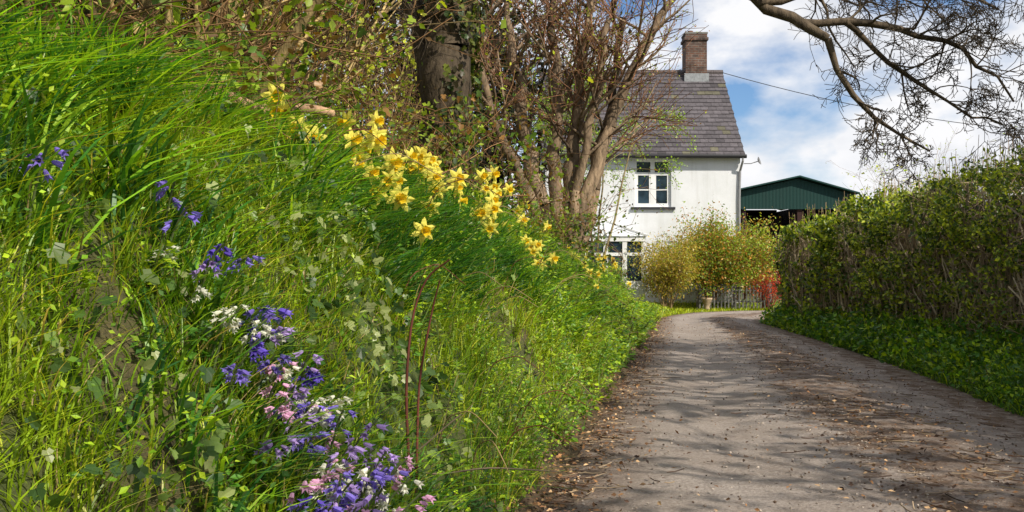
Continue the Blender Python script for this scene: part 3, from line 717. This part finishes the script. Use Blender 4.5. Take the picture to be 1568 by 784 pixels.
for side in (0, 1):
    ye = HY0 - .22 if side == 0 else HY1 + .22; ze = HZ - .12
    run = (RY0 - ye); rise = RZ - ze; Ls = math.hypot(run, rise); e = np.array([0, run / Ls, rise / Ls]); nn_ = np.array([0, -rise / Ls, run / Ls])
    if nn_[2] < 0: nn_ = -nn_
    o = np.array([0, ye, ze]); v = [np.array([x0, 0, 0]) + o - nn_ * .03, np.array([x1, 0, 0]) + o - nn_ * .03, np.array([x1, 0, 0]) + o + e * Ls - nn_ * .03, np.array([x0, 0, 0]) + o + e * Ls - nn_ * .03]
    rb.add(v, [(0, 1, 2, 3)], np.array([.05, .05, .055]))
    rows = 21; rh_ = Ls / rows; cw = .27
    for r in range(rows):
        for xx in np.arange(x0 - (cw / 2 if r % 2 else 0), x1, cw):
            a = max(xx + .004, x0); b_ = min(xx + cw - .004, x1)
            if b_ - a < .03: continue
            lo = r * rh_ - .02 + U(-.006, .006); hi = (r + 1) * rh_; lift = .026 + U(0, .008)
            v = [np.array([a, 0, 0]) + o + e * lo + nn_ * lift, np.array([b_, 0, 0]) + o + e * lo + nn_ * lift, np.array([b_, 0, 0]) + o + e * hi + nn_ * .004, np.array([a, 0, 0]) + o + e * hi + nn_ * .004, np.array([a, 0, 0]) + o + e * lo + nn_ * .006, np.array([b_, 0, 0]) + o + e * lo + nn_ * .006]
            cc = np.array([.115, .102, .110]) * U(.82, 1.15) * (.7 + .6 * fbm(xx * .8, r * .3, 3)) * (1 - .25 * (U(0, 1) < .08))
            if U(0, 1) < .05: cc = cc * np.array([1.2, 1.25, .8])
            rb.add(v, [(0, 1, 2, 3), (4, 5, 1, 0)], cc)
for xx in np.arange(x0, x1 - .1, .42):
    tubes(rb, np.array([[(xx, RY0, RZ + .0), (min(xx + .41, x1), RY0, RZ + .0)]]), np.full((1, 2), .11), 8, np.array([.13, .11, .11]))
rb.obj('slate_roof', M_stone, False, cot)
gt = Buf()
box(gt, x0, x1, HY0 - .17, HY0 - .005, HZ - .16, HZ - .03, (.03, .03, .032))
tubes(gt, np.array([[(x0 - .02, HY0 - .28, HZ - .13), (x1 + .02, HY0 - .28, HZ - .15)]]), np.full((1, 2), .065), 8, np.array([.02, .02, .022]))
tubes(gt, np.array([[(x1 - .1, HY0 - .28, HZ - .18), (x1 - .1, HY0 - .28, HZ - .3), (x1 - .14, HY0 - .06, HZ - .6), (x1 - .17, HY0 - .06, HZ - 1.5), (x1 - .17, HY0 - .06, .3)]]), np.full((1, 5), .04), 8, np.array([.30, .30, .31]))
tubes(gt, np.array([[(x1 + .02, HY0 + .1, HZ - .35), (x1 + .2, HY0 - .1, HZ - .37), (x1 + .42, HY0 - .15, HZ - .3)]]), np.full((1, 3), .015), 5, np.array([.25, .25, .25]))
gt.obj('gutter_and_downpipe', M_solid, False, cot)
ds = Buf(); c0 = np.array([x1 + .42, HY0 - .15, HZ - .3]); fd = nrm(np.array([.8, -.4, .3])); r0 = nrm(np.cross(fd, [0, 0, 1.])); r1 = np.cross(r0, fd); v = [c0]
for r, dd in ((.1, .015), (.2, .06)):
    for k in range(12): v.append(c0 + fd * dd + (r0 * math.cos(k * pi / 6) + r1 * math.sin(k * pi / 6)) * r * .7)
ds.add(v, [(0, 1 + k, 1 + (k + 1) % 12) for k in range(12)], np.array([.2, .2, .21])); ds.add(v, [(1 + k, 1 + (k + 1) % 12, 13 + (k + 1) % 12, 13 + k) for k in range(12)], np.array([.2, .2, .21]))
ds.obj('satellite_dish', M_solid, True, cot)
ch = Buf(); cx0, cx1 = 6.22, 6.98; cy0, cy1 = RY0 - .38, RY0 + .38
box(ch, cx0, cx1, cy0, cy1, RZ - .7, 9.45); box(ch, cx0 - .05, cx1 + .05, cy0 - .05, cy1 + .05, 9.45, 9.55); box(ch, cx0 - .01, cx1 + .01, cy0 - .01, cy1 + .01, 9.55, 9.68)
ch.obj('chimney', M_brick, False, cot)
cp = Buf(); box(cp, cx0 - .06, cx1 + .06, cy0 - .06, cy0 - .004, RZ - .45, RZ - .1, (.3, .31, .32))
box(cp, cx0 - .03, cx1 + .03, cy0 - .02, cy1 + .02, 9.68, 9.74, (.2, .19, .17))
tubes(cp, np.array([[(6.45, RY0, 9.7), (6.45, RY0, 9.86)], [(6.78, RY0, 9.7), (6.78, RY0, 9.82)]]), np.full((2, 2), .1), 10, np.array([.22, .11, .07]))
cp.obj('chimney_cap_and_flashing', M_stone, False, cot)
# porch
pc = Buf(); pg = Buf(); X0, X1, Y0, Y1 = 1.7, 4.0, 30.6, 32.9
for xx in np.linspace(X0, X1, 5):
    box(pc, xx - .07, xx + .07, Y0 - .04, Y0 + .04, .9, 2.1)
for yy in np.linspace(Y0 + .55, Y1 - .1, 3): box(pc, X1 - .04, X1 + .04, yy - .04, yy + .04, .9, 2.1)
box(pc, X0 - .06, X1 + .06, Y0 - .06, Y0 + .06, 2.102, 2.25); box(pc, X1 - .06, X1 + .06, Y0 + .062, Y1, 2.102, 2.25)
box(pc, X0 - .05, X1 + .05, Y0 - .05, Y0 + .05, .1, .898); box(pc, X1 - .05, X1 + .05, Y0 + .052, Y1, .1, .898)
box(pc, X0, X1, Y0 - .03, Y0 + .03, 1.66, 1.76)
box(pg, X0, X1, Y0 - .006, Y0 + .006, .9, 2.1); box(pg, X1 - .006, X1 + .006, Y0 + .05, Y1, .9, 2.1)
rx = (X0 + X1) / 2
rv = [(X0 - .1, Y0 - .1, 2.26), (X1 + .1, Y0 - .1, 2.26), (X1 + .1, Y1, 2.26), (X0 - .1, Y1, 2.26), (rx, Y0 + .5, 2.75), (rx, Y1, 2.75)]
pr = Buf(); pr.add(rv, [(0, 1, 4)], np.array([.66, .69, .72])); pr.add(rv, [(1, 2, 5, 4), (3, 0, 4, 5)], np.array([.66, .69, .72]))
pr.obj('porch_roof', M_solid, False, cot)
tubes(pc, np.array([[rv[1], rv[4]], [rv[0], rv[4]], [rv[4], rv[5]], [((X0 + X1) / 2, Y0 - .1, 2.26), rv[4]]]) + np.array([0, 0, .02]), np.full((4, 2), .04), 5, np.array([.8, .8, .8]))
pc.obj('porch_frame', M_solid, False, cot); pg.obj('porch_glass', M_glass, False, cot)

# ------------------------------------------------------------------ barn
bn = empty('barn'); BX0, BXM, BX1, BY, BYB = 9.55, 11.95, 14.3, 42., 54.
zL, zM, zR = 4.5, 5.02, 4.35
f = Buf(); v = [(BX0, BY, 3.75), (BX1, BY, 3.75), (BX1, BY, zR), (BXM, BY, zM), (BX0, BY, zL)]
v += [(a, BY + .08, c_) for a, _, c_ in v]
f.add(v, [(0, 1, 2, 3, 4), (5, 9, 8, 7, 6)], np.ones(3)); f.add(v, [(0, 5, 6, 1)], np.ones(3))
f.obj('gable_cladding', M_corr, False, bn)
r = Buf()
A = [(BX0 - .15, BY - .3, zL + .02), (BXM, BY - .3, zM + .06), (BX1 + .15, BY - .3, zR + .02)]
v = A + [(a, BYB, c_) for a, _, c_ in A] + [(a, b_, c_ + .06) for a, b_, c_ in A] + [(a, BYB, c_ + .06) for a, _, c_ in A]
r.add(v, [(0, 1, 4, 3), (1, 2, 5, 4), (6, 9, 10, 7), (7, 10, 11, 8), (0, 6, 7, 1), (1, 7, 8, 2), (0, 3, 9, 6), (2, 8, 11, 5)], np.array([.02, .05, .05]))
r.obj('barn_roof', mat_corr('green_roof_mat', (.012, .05, .045), 'Y'), False, bn)
s = Buf(); box(s, BX0, BX0 + .1, BY + .1, BYB, 0, 4.4, (.04, .025, .02)); box(s, BX1 - .1, BX1, BY + .1, BYB, 0, 4.3, (.04, .025, .02)); box(s, BX0 + .1, BX1 - .1, BYB - .1, BYB, 0, 4.4, (.04, .025, .02))
for xx in (BX0 + .05, BXM, BX1 - .25): box(s, xx, xx + .2, BY + .1, BY + .3, 0, 3.75, (.04, .018, .015))
box(s, BX0 + .25, BXM, BY + 2.5, BY + 2.56, 0, 3.6, (.025, .013, .012)); box(s, BXM + .25, BX1 - .3, BY + 3.5, BY + 3.56, 0, 2.7, (.02, .012, .01))
s.obj('barn_frame', M_stone, False, bn)

# ------------------------------------------------------------------ garden
def shrub(name, c, rad, nl, cols, tcol, size=(.05, .1), stems=14, spread=.12):
    bf = Buf(); st = []
    for k in range(stems):
        a = U(0, 6.28); l = U(.1, 1.0)
        grow(st, (c[0] + math.cos(a) * .15, c[1] + math.sin(a) * .15, c[2]), (math.cos(a) * l * rad[0] / rad[2], math.sin(a) * l * .6, 1), rad[2] * U(.55, .82), .016, 0, dict(wig=.16, up=[0, 0, -.02], depth=2, n=[6, 4], ang=(.4, 1.1), len=(.28, .45), rmin=.004, t0=.2))
    put(bf, st, tcol, .3); leaves_on(bf, st, nl, 0, size, cols, spread=spread); return bf.obj(name, [M_twig, M_leaf], True)
shrub('forsythia_shrub', (4.6, 30.0, .1), (.9, 1, 2.4), 11000, [[.46, .32, .05], [.40, .38, .05], [.30, .34, .03], [.54, .38, .06]], [.26, .18, .09], (.04, .085), 18, .14)
shrub('barberry_shrub', (6.25, 31.5, .3), (2.0, 1, 2.7), 19000, [[.46, .28, .05], [.24, .36, .03], [.55, .24, .04], [.32, .42, .05], [.18, .30, .03]], [.22, .13, .07], (.045, .10), 28, .17)
shrub('barberry_shrub', (7.15, 31.6, .3), (1.4, 1, 2.5), 12000, [[.46, .30, .05], [.26, .38, .03], [.34, .42, .04]], [.22, .13, .07], (.045, .10), 22, .17)
shrub('red_maple_shrub', (7.85, 31.0, .05), (.3, .4, 1.4), 2400, [[.75, .04, .02], [.6, .08, .03], [.8, .2, .06]], [.2, .06, .04], (.03, .07))
shrub('box_shrub', (2.8, 28.6, .1), (.7, .7, 1.6), 5200, [[.2, .34, .03], [.38, .38, .05], [.12, .2, .02]], [.2, .14, .08], (.03, .07))
fb = Buf()
for xx in np.arange(5.75, 7.9, .11):
    hgt = .70 + U(-.02, .02); cc = tuple(np.array([.15, .145, .13]) * U(.75, 1.15)); box(fb, xx, xx + .04, 30.88, 30.90, .06, .06 + hgt, cc)
    fb.add([(xx, 30.88, .062 + hgt), (xx + .04, 30.88, .062 + hgt), (xx + .02, 30.88, .09 + hgt), (xx, 30.90, .062 + hgt), (xx + .04, 30.90, .062 + hgt), (xx + .02, 30.90, .09 + hgt)], [(0, 1, 2), (3, 5, 4)], np.array(cc))
for zz in (.24, .58): box(fb, 5.7, 7.9, 30.903, 30.94, zz, zz + .05, (.15, .14, .13))
for xx in (5.68, 6.8, 7.9): box(fb, xx, xx + .09, 30.942, 31.03, 0, .86, (.2, .18, .16))
fb.obj('picket_fence', M_stone)
pb = Buf(); prf = [(.0, .02), (.10, 0), (.12, .05), (.09, .1), (.14, .2), (.19, .36), (.22, .4), (.22, .45), (.18, .45), (.16, .36), (0, .36)]
K = 16; v = []
for r_, z_ in prf:
    for k in range(K): v.append((5.9 + .75 * r_ * math.cos(k * 2 * pi / K), 30.45 + .75 * r_ * math.sin(k * 2 * pi / K), .03 + z_ * .8))
pb.add(v, [(i * K + k, i * K + (k + 1) % K, (i + 1) * K + (k + 1) % K, (i + 1) * K + k) for i in range(len(prf) - 1) for k in range(K)], np.array([.46, .34, .22]))
pb.obj('flower_pot', M_stone, True)

# ------------------------------------------------------------------ branch, bramble stems, power line
lg = Buf(); t = np.linspace(0, 1, 14)[:, None]; A = np.array([-1.52, 4.5, 2.08]); B = np.array([-.98, 5.4, 2.12])
P = A * (1 - t) + B * t + np.stack([.02 * np.sin(t[:, 0] * 7), 0 * t[:, 0], .02 * np.sin(t[:, 0] * 9)], 1)
tubes(lg, P[None], (np.linspace(.042, .024, 14) * U(.92, 1.08, 14))[None], 9, np.array([.44, .27, .16]))
tubes(lg, np.array([[P[4], P[4] + [-.1, .1, .1], P[4] + [-.15, .15, .22]], [P[9], P[9] + [.1, 0, .06], P[9] + [.18, -.05, .05]]]), np.array([[.02, .014, .01]] * 2), 5, np.array([.24, .16, .10]))
lg.obj('fallen_branch', M_bark, True)
bb = Buf()
def curve(pts, r0, r1, col):
    P = np.array(pts, float); tt = np.linspace(0, len(P) - 1, 16)
    Q = np.stack([np.interp(tt, range(len(P)), P[:, i]) for i in range(3)], 1)
    for _ in range(2): Q[1:-1] = (Q[:-2] + Q[1:-1] * 2 + Q[2:]) / 4
    tubes(bb, Q[None], np.linspace(r0, r1, 16)[None], 5, np.array(col))
RB = (.16, .05, .035)
curve([(-.40, 4.0, .4), (-.42, 3.95, .8), (-.39, 3.9, 1.12), (-.33, 3.9, 1.27), (-.24, 3.85, 1.33)], .007, .003, RB)
curve([(-.38, 4.0, .4), (-.37, 3.98, .85), (-.31, 3.95, 1.15), (-.28, 3.9, 1.25)], .006, .003, RB)
curve([(-.55, 4.2, .55), (-.35, 4.2, .43), (-.1, 4.2, .47), (.2, 4.25, .44)], .005, .003, (.16, .12, .08))
curve([(-.6, 4.0, .5), (-.4, 4.0, .55), (-.25, 4.0, .68), (-.2, 4.0, .72)], .004, .003, (.16, .12, .08))
for k in range(44):
    y = ysamp(1, 4.4, 18)[0]; u = U(.2, 1.5); x = float(xe(y) - u); z = float(H(x, y)); a = U(-1.4, 1.0); l = U(.25, .5)
    curve([(x, y, z), (x + .3 * l * math.cos(a), y + .3 * l * math.sin(a), z + l * .7), (x + .8 * l * math.cos(a), y + .8 * l * math.sin(a), z + l * .85), (x + 1.3 * l * math.cos(a), y + 1.3 * l * math.sin(a), z + l * .55)], .004, .002, RB if k % 2 else (.34, .24, .11))
bb.obj('bramble_stems', M_twig, True)
pl = Buf(); t = np.linspace(0, 1, 20)
P = np.stack([7.35 + (24 - 7.35) * t, 35 + (38 - 35) * t, 8.1 + (6.3 - 8.1) * t - 4 * .55 * t * (1 - t)], 1)
tubes(pl, P[None], np.full((1, 20), .013), 5, np.array([.03, .03, .03]))
tubes(pl, np.array([[(24, 38, 0), (24, 38, 3.5), (24, 38, 7.)]]), np.full((1, 3), .13), 10, np.array([.12, .09, .06]))
pl.obj('power_line', M_stone, True)

# ------------------------------------------------------------------ sky, sun, camera
sd = np.array([.50, -.54, .66]); sd /= np.linalg.norm(sd)
elev = math.asin(sd[2]); az = math.atan2(sd[0], sd[1])
wld = bpy.data.worlds.new("World"); bpy.context.scene.world = wld; wld.use_nodes = True; nt = wld.node_tree; nt.nodes.clear()
out = nt.nodes.new('ShaderNodeOutputWorld'); bg = nt.nodes.new('ShaderNodeBackground'); bg.inputs['Strength'].default_value = .095
sk = nt.nodes.new('ShaderNodeTexSky'); sk.sky_type = 'NISHITA'; sk.sun_disc = False; sk.sun_elevation = elev; sk.sun_rotation = az; sk.ozone_density = 2.0; sk.dust_density = .4
tc = nt.nodes.new('ShaderNodeTexCoord'); mp = nt.nodes.new('ShaderNodeMapping'); mp.inputs['Scale'].default_value = (1, 1, 1.9); mp.inputs['Location'].default_value = (.35, .1, .2)
nt.links.new(tc.outputs['Generated'], mp.inputs['Vector'])
cn = noise(nt, 3.6, 7, .52, mp.outputs[0]); cn2 = noise(nt, 9, 4, .55, mp.outputs[0])
cf = ramp(nt, cn, [(.41, 0), (.51, 1)])
cc = ramp(nt, cn2, [(.3, (7.4, 7.8, 8.6)), (.60, (10.4, 10.4, 10.6))])
skc = mixc(nt, 1.0, sk.outputs[0], (.84, 1.05, 1.30), 'MULTIPLY')
mxo = mixc(nt, cf, skc, cc); nt.links.new(mxo, bg.inputs['Color']); nt.links.new(bg.outputs[0], out.inputs[0])
sun = bpy.data.lights.new('sun', 'SUN'); sun.energy = 5.0; sun.angle = radians(.5); sun.color = (1, .93, .80)
so = bpy.data.objects.new('sun', sun); bpy.context.scene.collection.objects.link(so)
from mathutils import Vector
so.rotation_euler = Vector(sd).to_track_quat('Z', 'Y').to_euler(); so.location = (10, -10, 20)
cam = bpy.data.cameras.new('camera'); co = bpy.data.objects.new('camera', cam); bpy.context.scene.collection.objects.link(co)
co.location = (0, 0, 1.3); co.rotation_euler = (radians(90.67), 0, 0); cam.lens = 35.36; cam.sensor_width = 36; cam.clip_start = .05; cam.clip_end = 3000
bpy.context.scene.camera = co
bpy.context.scene.view_settings.view_transform = 'Standard'; bpy.context.scene.view_settings.look = 'None'; bpy.context.scene.view_settings.exposure = 0
print('polys', sum(len(m.polygons) for m in bpy.data.meshes))
